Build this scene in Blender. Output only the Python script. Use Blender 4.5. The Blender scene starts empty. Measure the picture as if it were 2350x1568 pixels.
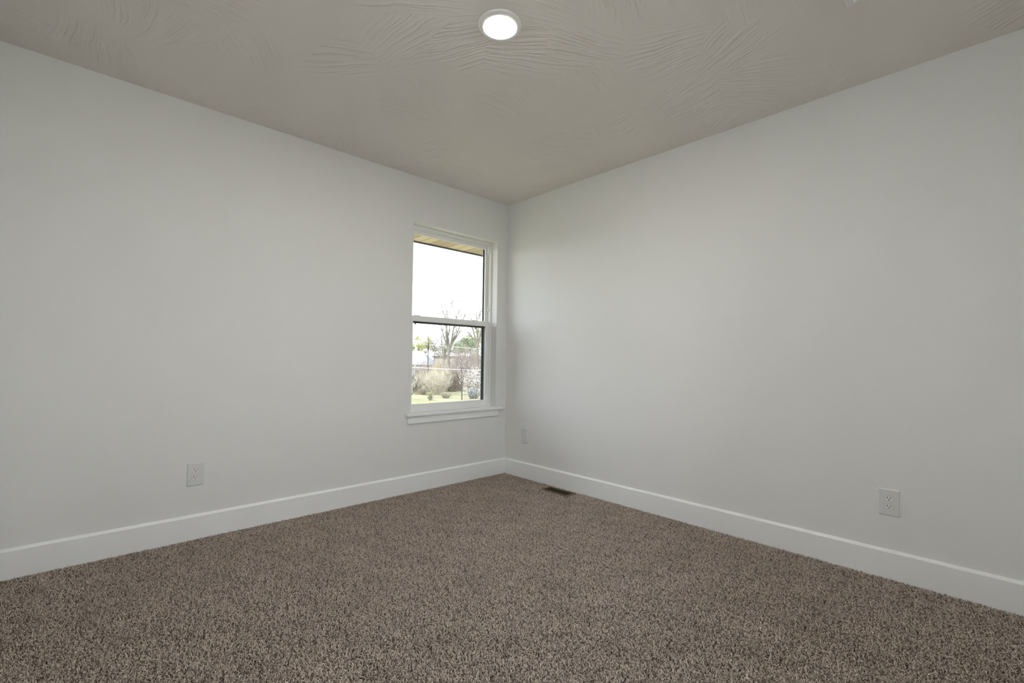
import bpy, bmesh, math, random
import numpy as np
from mathutils import Vector, Matrix

random.seed(7)
scene = bpy.context.scene
COL = scene.collection
PI = math.pi

# ------------------------------------------------------------------ camera, world, sun, exposure
cam_data = bpy.data.cameras.new('camera')
cam_data.sensor_width = 36.0
cam_data.sensor_fit = 'HORIZONTAL'
cam_data.lens = 36.0 * 1058.756 / 2350.0
cam_data.clip_start = 0.02
cam_data.clip_end = 1000.0
cam = bpy.data.objects.new('camera', cam_data)
COL.objects.link(cam)
F = Vector((0.68607788, 0.72643442, 0.039877))
Rt = Vector((0.72661207, -0.68693364, 0.01253293))
Up = Vector((-0.0364972, -0.02037654, 0.99912599))
M = Matrix.Identity(4)
for i in range(3):
    M[i][0] = Rt[i]; M[i][1] = Up[i]; M[i][2] = -F[i]
M.translation = Vector((-2.8594809, -3.1062968, 1.0128446))
cam.matrix_world = M
scene.camera = cam

SKY_STRENGTH = 5.4
SUN_STRENGTH = 4.4
LAMP_STRENGTH = 295.0
FLASH_POWER = 208.0

world = bpy.data.worlds.new('sky')
scene.world = world
world.use_nodes = True
wn = world.node_tree
wn.nodes.clear()
# hazy spring sky: white near the horizon, pale blue overhead
tcw = wn.nodes.new('ShaderNodeTexCoord')
sxw = wn.nodes.new('ShaderNodeSeparateXYZ')
wn.links.new(tcw.outputs['Generated'], sxw.inputs[0])
rw = wn.nodes.new('ShaderNodeValToRGB')
ew = rw.color_ramp.elements
ew[0].position = 0.0; ew[0].color = (0.90, 0.96, 1.0, 1)
ew[1].position = 1.0; ew[1].color = (0.46, 0.63, 0.92, 1)
k = ew.new(0.25); k.color = (0.86, 0.93, 1.0, 1)
wn.links.new(sxw.outputs[2], rw.inputs[0])
bg = wn.nodes.new('ShaderNodeBackground')
bg.inputs['Strength'].default_value = SKY_STRENGTH
wn.links.new(rw.outputs[0], bg.inputs['Color'])
wo = wn.nodes.new('ShaderNodeOutputWorld')
wn.links.new(bg.outputs[0], wo.inputs['Surface'])

sun_data = bpy.data.lights.new('sun', 'SUN')
sun_data.energy = SUN_STRENGTH
sun_data.angle = math.radians(0.6)
sun_data.color = (1.0, 0.95, 0.87)
sun = bpy.data.objects.new('sun', sun_data)
COL.objects.link(sun)
sun.location = (-40, -2, 38)
sun.rotation_euler = Vector((0.80, 0.03, -0.75)).to_track_quat('-Z', 'Y').to_euler()

# daylight portal in the window opening: only guides sampling of the sky
portal_data = bpy.data.lights.new('window_portal', 'AREA')
portal_data.shape = 'RECTANGLE'
portal_data.size = 0.80
portal_data.size_y = 1.44
portal = bpy.data.objects.new('window_portal', portal_data)
COL.objects.link(portal)
portal.location = (-0.5535, 0.19, 1.334)
portal.rotation_euler = (-PI / 2, 0, 0)
portal_data.cycles.is_portal = True
p2d = portal_data.copy()
p2d.size = 0.70; p2d.size_y = 1.478
portal2 = bpy.data.objects.new('window_portal', p2d)  # portal of the added window behind the camera
COL.objects.link(portal2)
portal2.location = (-1.62, -3.44, 1.339)
portal2.rotation_euler = (PI / 2, 0, 0)

# unseen flash added above the camera to lift the upper walls and ceiling, tilted back and up so that it bounces off the wall and ceiling behind it
flash_data = bpy.data.lights.new('added_bounce_flash', 'SPOT')
flash_data.energy = FLASH_POWER
flash_data.color = (0.97, 0.98, 1.0)
flash_data.spot_size = math.radians(95)
flash_data.spot_blend = 0.8
flash_data.shadow_soft_size = 0.03
flash = bpy.data.objects.new('added_bounce_flash', flash_data)
COL.objects.link(flash)
flash.location = (-2.87, -3.12, 1.20)
flash.rotation_euler = Vector((-0.35, -0.25, 0.8)).to_track_quat('-Z', 'Y').to_euler()

vs = scene.view_settings
vs.view_transform = 'Standard'
vs.look = 'None'
vs.gamma = 1.0
vs.exposure = 0.0
vs.use_curve_mapping = False
scene.display_settings.display_device = 'sRGB'
scene.cycles.max_bounces = 12
scene.cycles.diffuse_bounces = 8
scene.cycles.transparent_max_bounces = 16
scene.cycles.sample_clamp_indirect = 40.0
scene.cycles.caustics_reflective = False
scene.cycles.caustics_refractive = False

# ------------------------------------------------------------------ materials
def new_mat(name):
    m = bpy.data.materials.new(name)
    m.use_nodes = True
    nt = m.node_tree
    b = nt.nodes['Principled BSDF']
    return m, nt, b

def paint(name, col, rough=0.5, spec=0.4, bump=0.0, scale=300.0, var=0.015):
    m, nt, b = new_mat(name)
    b.inputs['Roughness'].default_value = rough
    b.inputs['Specular IOR Level'].default_value = spec
    tc = nt.nodes.new('ShaderNodeTexCoord')
    n = nt.nodes.new('ShaderNodeTexNoise')
    n.inputs['Scale'].default_value = 1.3
    n.inputs['Detail'].default_value = 3.0
    nt.links.new(tc.outputs['Object'], n.inputs['Vector'])
    mx = nt.nodes.new('ShaderNodeMix'); mx.data_type = 'RGBA'
    mx.inputs[6].default_value = (*[c * (1 - var) for c in col], 1)
    mx.inputs[7].default_value = (*[min(1, c * (1 + var)) for c in col], 1)
    nt.links.new(n.outputs['Fac'], mx.inputs[0])
    nt.links.new(mx.outputs[2], b.inputs['Base Color'])
    if bump:
        n2 = nt.nodes.new('ShaderNodeTexNoise')
        n2.inputs['Scale'].default_value = scale
        n2.inputs['Detail'].default_value = 2.0
        nt.links.new(tc.outputs['Object'], n2.inputs['Vector'])
        bp = nt.nodes.new('ShaderNodeBump')
        bp.inputs['Strength'].default_value = bump
        bp.inputs['Distance'].default_value = 0.001
        nt.links.new(n2.outputs['Fac'], bp.inputs['Height'])
        nt.links.new(bp.outputs[0], b.inputs['Normal'])
    return m

def plain(name, col, rough=0.6, spec=0.3, metal=0.0, noise=0.12, nscale=8.0):
    m, nt, b = new_mat(name)
    b.inputs['Roughness'].default_value = rough
    b.inputs['Specular IOR Level'].default_value = spec
    b.inputs['Metallic'].default_value = metal
    tc = nt.nodes.new('ShaderNodeTexCoord')
    n = nt.nodes.new('ShaderNodeTexNoise')
    n.inputs['Scale'].default_value = nscale
    n.inputs['Detail'].default_value = 4.0
    nt.links.new(tc.outputs['Object'], n.inputs['Vector'])
    mx = nt.nodes.new('ShaderNodeMix'); mx.data_type = 'RGBA'
    mx.inputs[6].default_value = (*[c * (1 - noise) for c in col], 1)
    mx.inputs[7].default_value = (*[min(1, c * (1 + noise)) for c in col], 1)
    nt.links.new(n.outputs['Fac'], mx.inputs[0])
    nt.links.new(mx.outputs[2], b.inputs['Base Color'])
    return m

M_WALL = paint('wall_paint', (0.765, 0.772, 0.765), 0.55, 0.3, 0.10, 260.0)
M_TRIM = paint('trim_paint', (0.865, 0.880, 0.880), 0.35, 0.5)
M_VINYL = paint('white_vinyl', (0.840, 0.850, 0.840), 0.35, 0.5)
M_PLATE = paint('outlet_plastic', (0.690, 0.710, 0.710), 0.35, 0.5)
M_FACE = paint('receptacle_plastic', (0.78, 0.78, 0.78), 0.35, 0.5)
M_RING = paint('lamp_trim', (0.80, 0.80, 0.79), 0.4, 0.4)
M_VENT = paint('vent_enamel', (0.78, 0.78, 0.77), 0.4, 0.4)
M_DARK = plain('dark_hole', (0.015, 0.015, 0.015), 0.8)
M_BLACK = plain('black_exterior_vinyl', (0.030, 0.036, 0.038), 0.45, 0.4)
M_GREYV = plain('grey_track', (0.24, 0.26, 0.27), 0.5)
M_BRONZE = plain('brown_enamel', (0.150, 0.115, 0.065), 0.45, 0.4, 0.3)
M_BRONZE_D = plain('dark_brown_enamel', (0.028, 0.020, 0.009), 0.5, 0.3)
M_SLAB = plain('subfloor', (0.06, 0.045, 0.035), 0.9)

def ceiling_mat():
    """White paint over a hand-brushed plaster texture: patches of curved, parallel ridges."""
    m, nt, b = new_mat('ceiling_texture')
    b.inputs['Base Color'].default_value = (0.765, 0.728, 0.70, 1)
    b.inputs['Roughness'].default_value = 0.6
    b.inputs['Specular IOR Level'].default_value = 0.25
    L = nt.links.new
    def math_node(op, a=None, bb=None):
        n = nt.nodes.new('ShaderNodeMath'); n.operation = op
        for i, v in enumerate((a, bb)):
            if v is None: continue
            if isinstance(v, (int, float)): n.inputs[i].default_value = v
            else: L(v, n.inputs[i])
        return n.outputs[0]
    tc = nt.nodes.new('ShaderNodeTexCoord')
    heights = []
    for k, (sc, off) in enumerate(((2.1, (0.3, 0.1, 0)), (2.6, (3.7, 1.9, 0)))):
        mp = nt.nodes.new('ShaderNodeMapping')
        mp.inputs['Location'].default_value = off
        L(tc.outputs['Object'], mp.inputs['Vector'])
        vo = nt.nodes.new('ShaderNodeTexVoronoi')
        vo.voronoi_dimensions = '2D'
        vo.inputs['Scale'].default_value = sc
        L(mp.outputs[0], vo.inputs['Vector'])
        sep = nt.nodes.new('ShaderNodeSeparateColor')
        L(vo.outputs['Color'], sep.inputs[0])
        ang = math_node('MULTIPLY', sep.outputs[0], 6.283)
        # position inside the patch, turned to the direction of the brush
        loc = nt.nodes.new('ShaderNodeVectorMath'); loc.operation = 'SUBTRACT'
        L(mp.outputs[0], loc.inputs[0]); L(vo.outputs['Position'], loc.inputs[1])
        cs, sn = math_node('COSINE', ang), math_node('SINE', ang)
        sxyz = nt.nodes.new('ShaderNodeSeparateXYZ')
        L(loc.outputs[0], sxyz.inputs[0])
        u = math_node('ADD', math_node('MULTIPLY', sxyz.outputs[0], cs), math_node('MULTIPLY', sxyz.outputs[1], sn))
        v = math_node('SUBTRACT', math_node('MULTIPLY', sxyz.outputs[1], cs), math_node('MULTIPLY', sxyz.outputs[0], sn))
        # slightly wavy bristle marks, fanning out from a point behind the patch
        nb = nt.nodes.new('ShaderNodeTexNoise')
        nb.inputs['Scale'].default_value = 5.0
        nb.inputs['Detail'].default_value = 2.0
        L(mp.outputs[0], nb.inputs['Vector'])
        v = math_node('ADD', v, math_node('MULTIPLY', nb.outputs['Fac'], 0.045))
        fan = math_node('ARCTAN2', v, math_node('ADD', u, 0.75))
        cmb = nt.nodes.new('ShaderNodeCombineXYZ')
        L(math_node('MULTIPLY', u, 4.0), cmb.inputs[0])
        L(math_node('MULTIPLY', fan, 46.0), cmb.inputs[1])
        L(math_node('MULTIPLY', sep.outputs[1], 40.0), cmb.inputs[2])
        rn = nt.nodes.new('ShaderNodeTexNoise')
        rn.inputs['Scale'].default_value = 1.0
        rn.inputs['Detail'].default_value = 1.5
        rn.inputs['Roughness'].default_value = 0.45
        L(cmb.outputs[0], rn.inputs['Vector'])
        ridge = nt.nodes.new('ShaderNodeMapRange')
        ridge.inputs['From Min'].default_value = 0.46
        ridge.inputs['From Max'].default_value = 0.68
        L(rn.outputs['Fac'], ridge.inputs['Value'])
        # each brush mark fades out towards the border of its patch
        fade = nt.nodes.new('ShaderNodeMapRange')
        fade.inputs['From Min'].default_value = 0.62
        fade.inputs['From Max'].default_value = 0.30
        L(vo.outputs['Distance'], fade.inputs['Value'])
        keep = nt.nodes.new('ShaderNodeMapRange')
        keep.inputs['From Min'].default_value = 0.25
        keep.inputs['From Max'].default_value = 0.75
        L(sep.outputs[2], keep.inputs['Value'])
        heights.append(math_node('MULTIPLY', math_node('MULTIPLY', ridge.outputs[0], fade.outputs[0]), keep.outputs[0]))
    h = math_node('MAXIMUM', heights[0], heights[1])
    fine = nt.nodes.new('ShaderNodeTexNoise')
    fine.inputs['Scale'].default_value = 120.0
    L(tc.outputs['Object'], fine.inputs['Vector'])
    h = math_node('ADD', h, math_node('MULTIPLY', fine.outputs['Fac'], 0.06))
    bp = nt.nodes.new('ShaderNodeBump')
    bp.inputs['Strength'].default_value = 1.0
    bp.inputs['Distance'].default_value = 0.0036
    L(h, bp.inputs['Height'])
    L(bp.outputs[0], b.inputs['Normal'])
    return m
M_CEIL = ceiling_mat()

def lens_mat():
    m, nt, b = new_mat('lamp_lens')
    b.inputs['Base Color'].default_value = (0.9, 0.9, 0.9, 1)
    b.inputs['Emission Color'].default_value = (1.0, 0.955, 0.885, 1)
    b.inputs['Emission Strength'].default_value = LAMP_STRENGTH
    return m
M_LENS = lens_mat()

def glass_mat(name, clear, tint=(1, 1, 1)):
    """Thin pane: passes light straight on, with a weak mirror reflection by Fresnel."""
    m = bpy.data.materials.new(name)
    m.use_nodes = True
    nt = m.node_tree
    nt.nodes.clear()
    o = nt.nodes.new('ShaderNodeOutputMaterial')
    t = nt.nodes.new('ShaderNodeBsdfTransparent')
    t.inputs['Color'].default_value = (*[c * clear for c in tint], 1)
    g = nt.nodes.new('ShaderNodeBsdfGlossy')
    g.inputs['Roughness'].default_value = 0.02
    fr = nt.nodes.new('ShaderNodeFresnel')
    fr.inputs['IOR'].default_value = 1.35
    mx = nt.nodes.new('ShaderNodeMixShader')
    nt.links.new(fr.outputs[0], mx.inputs[0])
    nt.links.new(t.outputs[0], mx.inputs[1])
    nt.links.new(g.outputs[0], mx.inputs[2])
    nt.links.new(mx.outputs[0], o.inputs['Surface'])
    return m
M_GLASS = glass_mat('window_glass', 0.985, (0.985, 1.0, 0.99))

def mesh_screen_mat():
    """Fine insect screen: mostly open, with a thin grey wire share."""
    m = bpy.data.materials.new('insect_screen')
    m.use_nodes = True
    nt = m.node_tree
    nt.nodes.clear()
    o = nt.nodes.new('ShaderNodeOutputMaterial')
    t = nt.nodes.new('ShaderNodeBsdfTransparent')
    d = nt.nodes.new('ShaderNodeBsdfDiffuse')
    d.inputs['Color'].default_value = (0.36, 0.36, 0.35, 1)
    mx = nt.nodes.new('ShaderNodeMixShader')
    mx.inputs[0].default_value = 0.26
    nt.links.new(t.outputs[0], mx.inputs[1])
    nt.links.new(d.outputs[0], mx.inputs[2])
    nt.links.new(mx.outputs[0], o.inputs['Surface'])
    return m
M_SCREEN = mesh_screen_mat()

def carpet_mat():
    m, nt, b = new_mat('carpet_yarn')
    b.inputs['Roughness'].default_value = 0.95
    b.inputs['Specular IOR Level'].default_value = 0.0
    at = nt.nodes.new('ShaderNodeAttribute')
    at.attribute_name = 'tint'
    ramp = nt.nodes.new('ShaderNodeValToRGB')
    e = ramp.color_ramp.elements
    e[0].position = 0.0; e[0].color = (0.11, 0.080, 0.060, 1)
    e[1].position = 1.0; e[1].color = (0.74, 0.645, 0.565, 1)
    k = e.new(0.45); k.color = (0.44, 0.372, 0.315, 1)
    nt.links.new(at.outputs['Fac'], ramp.inputs[0])
    ge = nt.nodes.new('ShaderNodeNewGeometry')
    n = nt.nodes.new('ShaderNodeTexNoise')
    n.inputs['Scale'].default_value = 6.0
    n.inputs['Detail'].default_value = 3.0
    nt.links.new(ge.outputs['Position'], n.inputs['Vector'])
    mr = nt.nodes.new('ShaderNodeMapRange')
    mr.inputs['To Min'].default_value = 0.85
    mr.inputs['To Max'].default_value = 1.30
    nt.links.new(n.outputs['Fac'], mr.inputs['Value'])
    mx = nt.nodes.new('ShaderNodeMix'); mx.data_type = 'RGBA'; mx.blend_type = 'MULTIPLY'
    mx.inputs[0].default_value = 1.0
    nt.links.new(ramp.outputs[0], mx.inputs[6])
    nt.links.new(mr.outputs[0], mx.inputs[7])
    nt.links.new(mx.outputs[2], b.inputs['Base Color'])
    return m
M_CARPET = carpet_mat()

# ------------------------------------------------------------------ mesh helpers
def mesh_obj(name, bm, mats, parent=None, smooth=False):
    me = bpy.data.meshes.new(name)
    bmesh.ops.recalc_face_normals(bm, faces=bm.faces)
    bm.to_mesh(me); bm.free()
    if not isinstance(mats, (list, tuple)): mats = [mats]
    for m in mats: me.materials.append(m)
    if smooth:
        for p in me.polygons: p.use_smooth = True
    o = bpy.data.objects.new(name, me)
    COL.objects.link(o)
    if parent:
        o.parent = parent
        o.matrix_parent_inverse = parent.matrix_world.inverted()
    return o

def empty(name, loc=(0, 0, 0), rotz=0.0):
    o = bpy.data.objects.new(name, None)
    o.empty_display_size = 0.05
    COL.objects.link(o)
    o.location = loc
    o.rotation_euler = (0, 0, rotz)
    o.matrix_world = Matrix.Translation(loc) @ Matrix.Rotation(rotz, 4, 'Z')
    return o

def tag(o, label=None, cat=None, group=None, kind=None):
    if label: o['label'] = label
    if cat: o['category'] = cat
    if group: o['group'] = group
    if kind: o['kind'] = kind
    return o

def box(bm, x0, x1, y0, y1, z0, z1, bev=0.0, seg=2):
    x0, x1 = min(x0, x1), max(x0, x1); y0, y1 = min(y0, y1), max(y0, y1); z0, z1 = min(z0, z1), max(z0, z1)
    v = [bm.verts.new(p) for p in ((x0, y0, z0), (x1, y0, z0), (x1, y1, z0), (x0, y1, z0),
                                   (x0, y0, z1), (x1, y0, z1), (x1, y1, z1), (x0, y1, z1))]
    f = [bm.faces.new([v[i] for i in q]) for q in ((0, 3, 2, 1), (4, 5, 6, 7), (0, 1, 5, 4), (1, 2, 6, 5), (2, 3, 7, 6), (3, 0, 4, 7))]
    if bev:
        es = list({e for q in f for e in q.edges})
        bmesh.ops.bevel(bm, geom=es, offset=bev, segments=seg, affect='EDGES', profile=0.5)

def ring(bm, x0, x1, z0, z1, w, y0, y1, bev=0.0, wt=None, wb=None):
    """Rectangular frame in the XZ plane: two stiles, two rails."""
    wt = w if wt is None else wt; wb = w if wb is None else wb
    box(bm, x0, x0 + w, y0, y1, z0, z1, bev)
    box(bm, x1 - w, x1, y0, y1, z0, z1, bev)
    if wt: box(bm, x0 + w, x1 - w, y0, y1, z1 - wt, z1, bev)
    if wb: box(bm, x0 + w, x1 - w, y0, y1, z0, z0 + wb, bev)

def extrude_profile(bm, pts, along):
    """Sweep a closed profile [(a, b)] between two placements given by along(i, a, b)."""
    n = len(pts)
    A = [bm.verts.new(along(0, a, b)) for a, b in pts]
    B = [bm.verts.new(along(1, a, b)) for a, b in pts]
    for i in range(n):
        j = (i + 1) % n
        bm.faces.new((A[i], A[j], B[j], B[i]))
    bm.faces.new(A[::-1]); bm.faces.new(B)

def lathe(bm, prof, n=48):
    """prof: [(r, z)], revolved around Z; r == 0 closes."""
    rings = []
    for r, z in prof:
        if r < 1e-6: rings.append([bm.verts.new((0, 0, z))])
        else: rings.append([bm.verts.new((r * math.cos(2 * PI * i / n), r * math.sin(2 * PI * i / n), z)) for i in range(n)])
    for a, b in zip(rings, rings[1:]):
        for i in range(n):
            j = (i + 1) % n
            if len(a) == 1 and len(b) > 1: bm.faces.new((a[0], b[i], b[j]))
            elif len(b) == 1 and len(a) > 1: bm.faces.new((a[i], a[j], b[0]))
            elif len(a) > 1: bm.faces.new((a[i], a[j], b[j], b[i]))

# ------------------------------------------------------------------ room shell
H = 2.44
XW, YW = -3.19, -3.33          # far ends of the room, behind the camera
BT = 0.014                     # baseboard thickness
WX0, WX1, WZ0, WZ1 = -0.988, -0.119, 0.572, 2.078   # window opening in the left wall
T = 0.20

bm = bmesh.new()
box(bm, XW - 0.12, 0.12, YW - 0.12, T, -0.25, -0.013)
floor = tag(mesh_obj('floor', bm, M_SLAB), kind='structure')

bm = bmesh.new()
box(bm, XW - 0.3, 0.3, YW - 0.3, T + 0.0, H, H + 0.25)
ceiling = tag(mesh_obj('ceiling', bm, M_CEIL), kind='structure')

bm = bmesh.new()
box(bm, XW - 0.12, WX0, 0, T, -0.25, H)
box(bm, WX1, 0.0, 0, T, -0.25, H)
box(bm, WX0, WX1, 0, T, -0.25, WZ0)
box(bm, WX0, WX1, 0, T, WZ1, H)
bmesh.ops.remove_doubles(bm, verts=bm.verts, dist=1e-5)
wall_left = tag(mesh_obj('wall_left', bm, M_WALL), kind='structure')

bm = bmesh.new(); box(bm, 0.0, 0.15, YW - 0.12, T, -0.25, H)
tag(mesh_obj('wall_right', bm, M_WALL), kind='structure')
bm = bmesh.new(); box(bm, XW - 0.12, XW, YW - 0.12, 0.0, -0.25, H)
tag(mesh_obj('wall_near', bm, M_WALL), kind='structure')
QX0, QX1, QZ0, QZ1 = -1.97, -1.27, 0.60, 2.078      # unseen window added in the wall behind the camera, to brighten the room
bm = bmesh.new()
box(bm, XW, QX0, YW - 0.12, YW, -0.25, H)
box(bm, QX1, 0.0, YW - 0.12, YW, -0.25, H)
box(bm, QX0, QX1, YW - 0.12, YW, -0.25, QZ0)
box(bm, QX0, QX1, YW - 0.12, YW, QZ1, H)
tag(mesh_obj('wall_back', bm, M_WALL), kind='structure')
added_win = tag(empty('added_window', ((QX0 + QX1) / 2, YW - 0.06, QZ0)), kind='structure')
bm = bmesh.new()
ring(bm, QX0, QX1, QZ0, QZ1, 0.05, YW - 0.10, YW - 0.05, 0.002)
box(bm, (QX0 + QX1) / 2 - 0.035, (QX0 + QX1) / 2 + 0.035, YW - 0.10, YW - 0.05, QZ0 + 0.05, QZ1 - 0.05, 0.002)
mesh_obj('window_frame', bm, M_VINYL, added_win)
for qa, qb in ((QX0 + 0.05, (QX0 + QX1) / 2 - 0.035), ((QX0 + QX1) / 2 + 0.035, QX1 - 0.05)):
    bm = bmesh.new()
    bm.faces.new([bm.verts.new(q) for q in ((qa, YW - 0.075, QZ0 + 0.05), (qb, YW - 0.075, QZ0 + 0.05), (qb, YW - 0.075, QZ1 - 0.05), (qa, YW - 0.075, QZ1 - 0.05))])
    mesh_obj('pane', bm, M_GLASS, added_win)

BP = [(0.0, -0.012), (-BT, -0.012), (-BT, 0.1188), (-BT + 0.0012, 0.1208), (-BT + 0.0035, 0.1215),
      (-0.0062, 0.1222), (-0.0056, 0.1248), (0.0, 0.1305)]
def baseboard(name, along):
    bm = bmesh.new(); extrude_profile(bm, BP, along)
    return tag(mesh_obj(name, bm, M_TRIM), kind='structure')
baseboard('baseboard_left', lambda i, a, b: ((XW, 0.0)[i], a, b))
baseboard('baseboard_right', lambda i, a, b: (a, (YW, -BT)[i], b))
baseboard('baseboard_back', lambda i, a, b: ((XW + BT, -BT)[i], YW - a, b))
baseboard('baseboard_near', lambda i, a, b: (XW - a, (YW, -BT)[i], b))

# ------------------------------------------------------------------ window
win = tag(empty('window_1', (-0.5535, 0.0, WZ0)), kind='structure')
FY = 0.074                      # face of the vinyl frame inside the drywall return
bm = bmesh.new()               # main frame: jambs, stepped head, sill
box(bm, WX1 - 0.016, WX1, FY, T - 0.01, WZ0, WZ1, 0.002)
box(bm, WX0, WX0 + 0.016, FY, T - 0.01, WZ0, WZ1, 0.002)
box(bm, WX0 + 0.016, WX1 - 0.016, FY, T - 0.01, WZ1 - 0.020, WZ1, 0.002)
box(bm, WX0 + 0.016, WX1 - 0.016, FY + 0.024, T - 0.01, WZ1 - 0.029, WZ1 - 0.020, 0.002)
box(bm, WX0 + 0.016, WX1 - 0.016, FY + 0.004, T - 0.01, WZ0, WZ0 + 0.032, 0.002)
mesh_obj('window_frame', bm, M_VINYL, win)

# balance track of the lower sash, seen as a bright rib above it, with a cover block at the top
for side, s in ((WX1 - 0.016, -1), (WX0 + 0.016, 1)):
    bm = bmesh.new()
    box(bm, side, side + s * 0.006, FY + 0.030, FY + 0.036, 1.345, 2.0, 0.0015)
    mesh_obj('balance_track', bm, M_VINYL, win)
    bm = bmesh.new()
    box(bm, side, side + s * 0.014, FY + 0.012, FY + 0.030, 1.985, WZ1 - 0.029, 0.002)
    mesh_obj('track_cover', bm, M_VINYL, win)
# vent stop on the right track
bm = bmesh.new()
box(bm, WX1 - 0.031, WX1 - 0.016, FY + 0.006, FY + 0.026, 1.452, 1.472, 0.005, 3)
box(bm, WX1 - 0.026, WX1 - 0.017, FY + 0.010, FY + 0.024, 1.470, 1.487, 0.003, 2)
mesh_obj('vent_stop', bm, M_VINYL, win, True)

def pane(name, parent, x0, x1, y, z0, z1, mat, th=0.0):
    bm = bmesh.new()
    v = [bm.verts.new(p) for p in ((x0, y, z0), (x1, y, z0), (x1, y, z1), (x0, y, z1))]
    bm.faces.new(v)
    return mesh_obj(name, bm, mat, parent)

# upper (fixed) sash
UX0, UX1, UZ0, UZ1 = WX0 + 0.016, WX1 - 0.016, 1.300, WZ1 - 0.029
bm = bmesh.new()
ring(bm, UX0, UX1, UZ0 + 0.02, UZ1, 0.031, 0.112, 0.126, 0.002, 0.030, 0.036)
us = mesh_obj('upper_sash', bm, M_VINYL, win)
pane('pane', us, UX0 + 0.031, UX1 - 0.031, 0.119, UZ0 + 0.056, UZ1 - 0.030, M_GLASS)
# lower (sliding) sash, nearer the room
LX0, LX1, LZ0, LZ1 = WX0 + 0.019, WX1 - 0.019, 0.594, 1.346
bm = bmesh.new()
ring(bm, LX0, LX1, LZ0, LZ1, 0.040, 0.080, 0.093, 0.002, 0.034, 0.051)
# lip on the meeting rail
box(bm, LX0 + 0.004, LX1 - 0.004, 0.088, 0.106, LZ1 - 0.002, LZ1 + 0.011, 0.0015)
ls = mesh_obj('lower_sash', bm, M_VINYL, win)
pane('pane', ls, LX0 + 0.040, LX1 - 0.040, 0.088, LZ0 + 0.051, LZ1 - 0.034, M_GLASS)
bm = bmesh.new()                # sloping glazing bead along the bottom rail, catching the sky
extrude_profile(bm, [(0.0805, 0.640), (0.0875, 0.640), (0.0875, 0.6540), (0.0860, 0.6540), (0.0805, 0.6460)],
                lambda i, a, b: ((LX0 + 0.040, LX1 - 0.040)[i], a, b))
mesh_obj('glazing_bead', bm, M_VINYL, ls)
for lx in (-0.888, -0.298):     # tilt latches
    bm = bmesh.new()
    box(bm, lx - 0.030, lx + 0.030, 0.084, 0.100, LZ1 + 0.009, LZ1 + 0.0155, 0.002)
    box(bm, lx - 0.036, lx - 0.022, 0.081, 0.090, LZ1 - 0.001, LZ1 + 0.011, 0.002)
    mesh_obj('tilt_latch', bm, M_VINYL, ls)
# black exterior side: brickmould and the frame of the insect screen
bm = bmesh.new()
EXI = WX1 - 0.0425
ring(bm, WX0, WX1, WZ0 + 0.032, WZ1 - 0.02, 0.0425, 0.148, 0.156, 0.0, 0.03, 0.012)
mesh_obj('exterior_frame', bm, M_BLACK, win)
bm = bmesh.new()
ring(bm, WX0 + 0.0425, WX1 - 0.0425, 1.300, 1.326, 0.0, 0.136, 0.150, 0.0, 0.013, 0.013)
mesh_obj('exterior_rail', bm, M_BLACK, win)
bm = bmesh.new()
SX0, SX1, SZ0, SZ1 = WX0 + 0.0425, WX1 - 0.0425, 0.606, 1.318
box(bm, SX0, SX0 + 0.014, 0.137, 0.146, SZ0, SZ1)
box(bm, SX1 - 0.014, SX1, 0.137, 0.146, SZ0, SZ1)
box(bm, SX0 + 0.014, SX1 - 0.014, 0.137, 0.146, SZ1 - 0.016, SZ1)
box(bm, SX0 + 0.014, SX1 - 0.014, 0.137, 0.146, SZ0, SZ0 + 0.014)
sf = mesh_obj('screen_frame', bm, M_BLACK, win)
pane('insect_screen', sf, SX0 + 0.014, SX1 - 0.014, 0.1415, SZ0 + 0.014, SZ1 - 0.016, M_SCREEN)
for lx in (-0.876, -0.252):     # pull tabs hanging from the screen's top bar
    bm = bmesh.new()
    box(bm, lx - 0.006, lx + 0.006, 0.134, 0.137, SZ1 - 0.030, SZ1 - 0.010, 0.002)
    mesh_obj('screen_tab', bm, M_BLACK, sf)
for side, s in ((WX1 - 0.0425, 1), (WX0 + 0.0425, -1)):
    bm = bmesh.new(); box(bm, side + s * 0.004, side + s * 0.0265, 0.110, 0.136, 0.606, 1.30)
    mesh_obj('sash_channel', bm, M_GREYV, win)
# stool and apron
bm = bmesh.new()
box(bm, -1.027, -0.055, -0.032, 0.0, 0.572, 0.594, 0.004, 3)
box(bm, WX0, WX1, -0.004, FY + 0.008, 0.573, 0.594)
mesh_obj('window_stool', bm, M_TRIM, win)
bm = bmesh.new()
box(bm, -1.012, -0.099, -0.014, 0.0, 0.516, 0.572, 0.0015)
mesh_obj('window_apron', bm, M_TRIM, win)

# ------------------------------------------------------------------ ceiling lamp
lamp = tag(empty('ceiling_lamp', (-1.5945, -1.668, H)),
           'round flush disc lamp with white trim ring glowing on the ceiling', 'ceiling lamp')
bm = bmesh.new()
lathe(bm, [(0.0, 0.0), (0.0945, 0.0), (0.0945, -0.0035), (0.0925, -0.0065), (0.088, -0.0080), (0.078, -0.0100), (0.0712, -0.0108), (0.0690, -0.0105), (0.0684, -0.0090)], 64)
o = mesh_obj('trim_ring', bm, M_RING, None, True); o.parent = lamp
bm = bmesh.new()
lathe(bm, [(0.0684, -0.0092), (0.0672, -0.0108), (0.064, -0.0122), (0.052, -0.0130), (0.030, -0.0134), (0.0, -0.0136)], 64)
o = mesh_obj('lens', bm, M_LENS, None, True); o.parent = lamp
tag(o, 'glowing frosted white lens')

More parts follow.
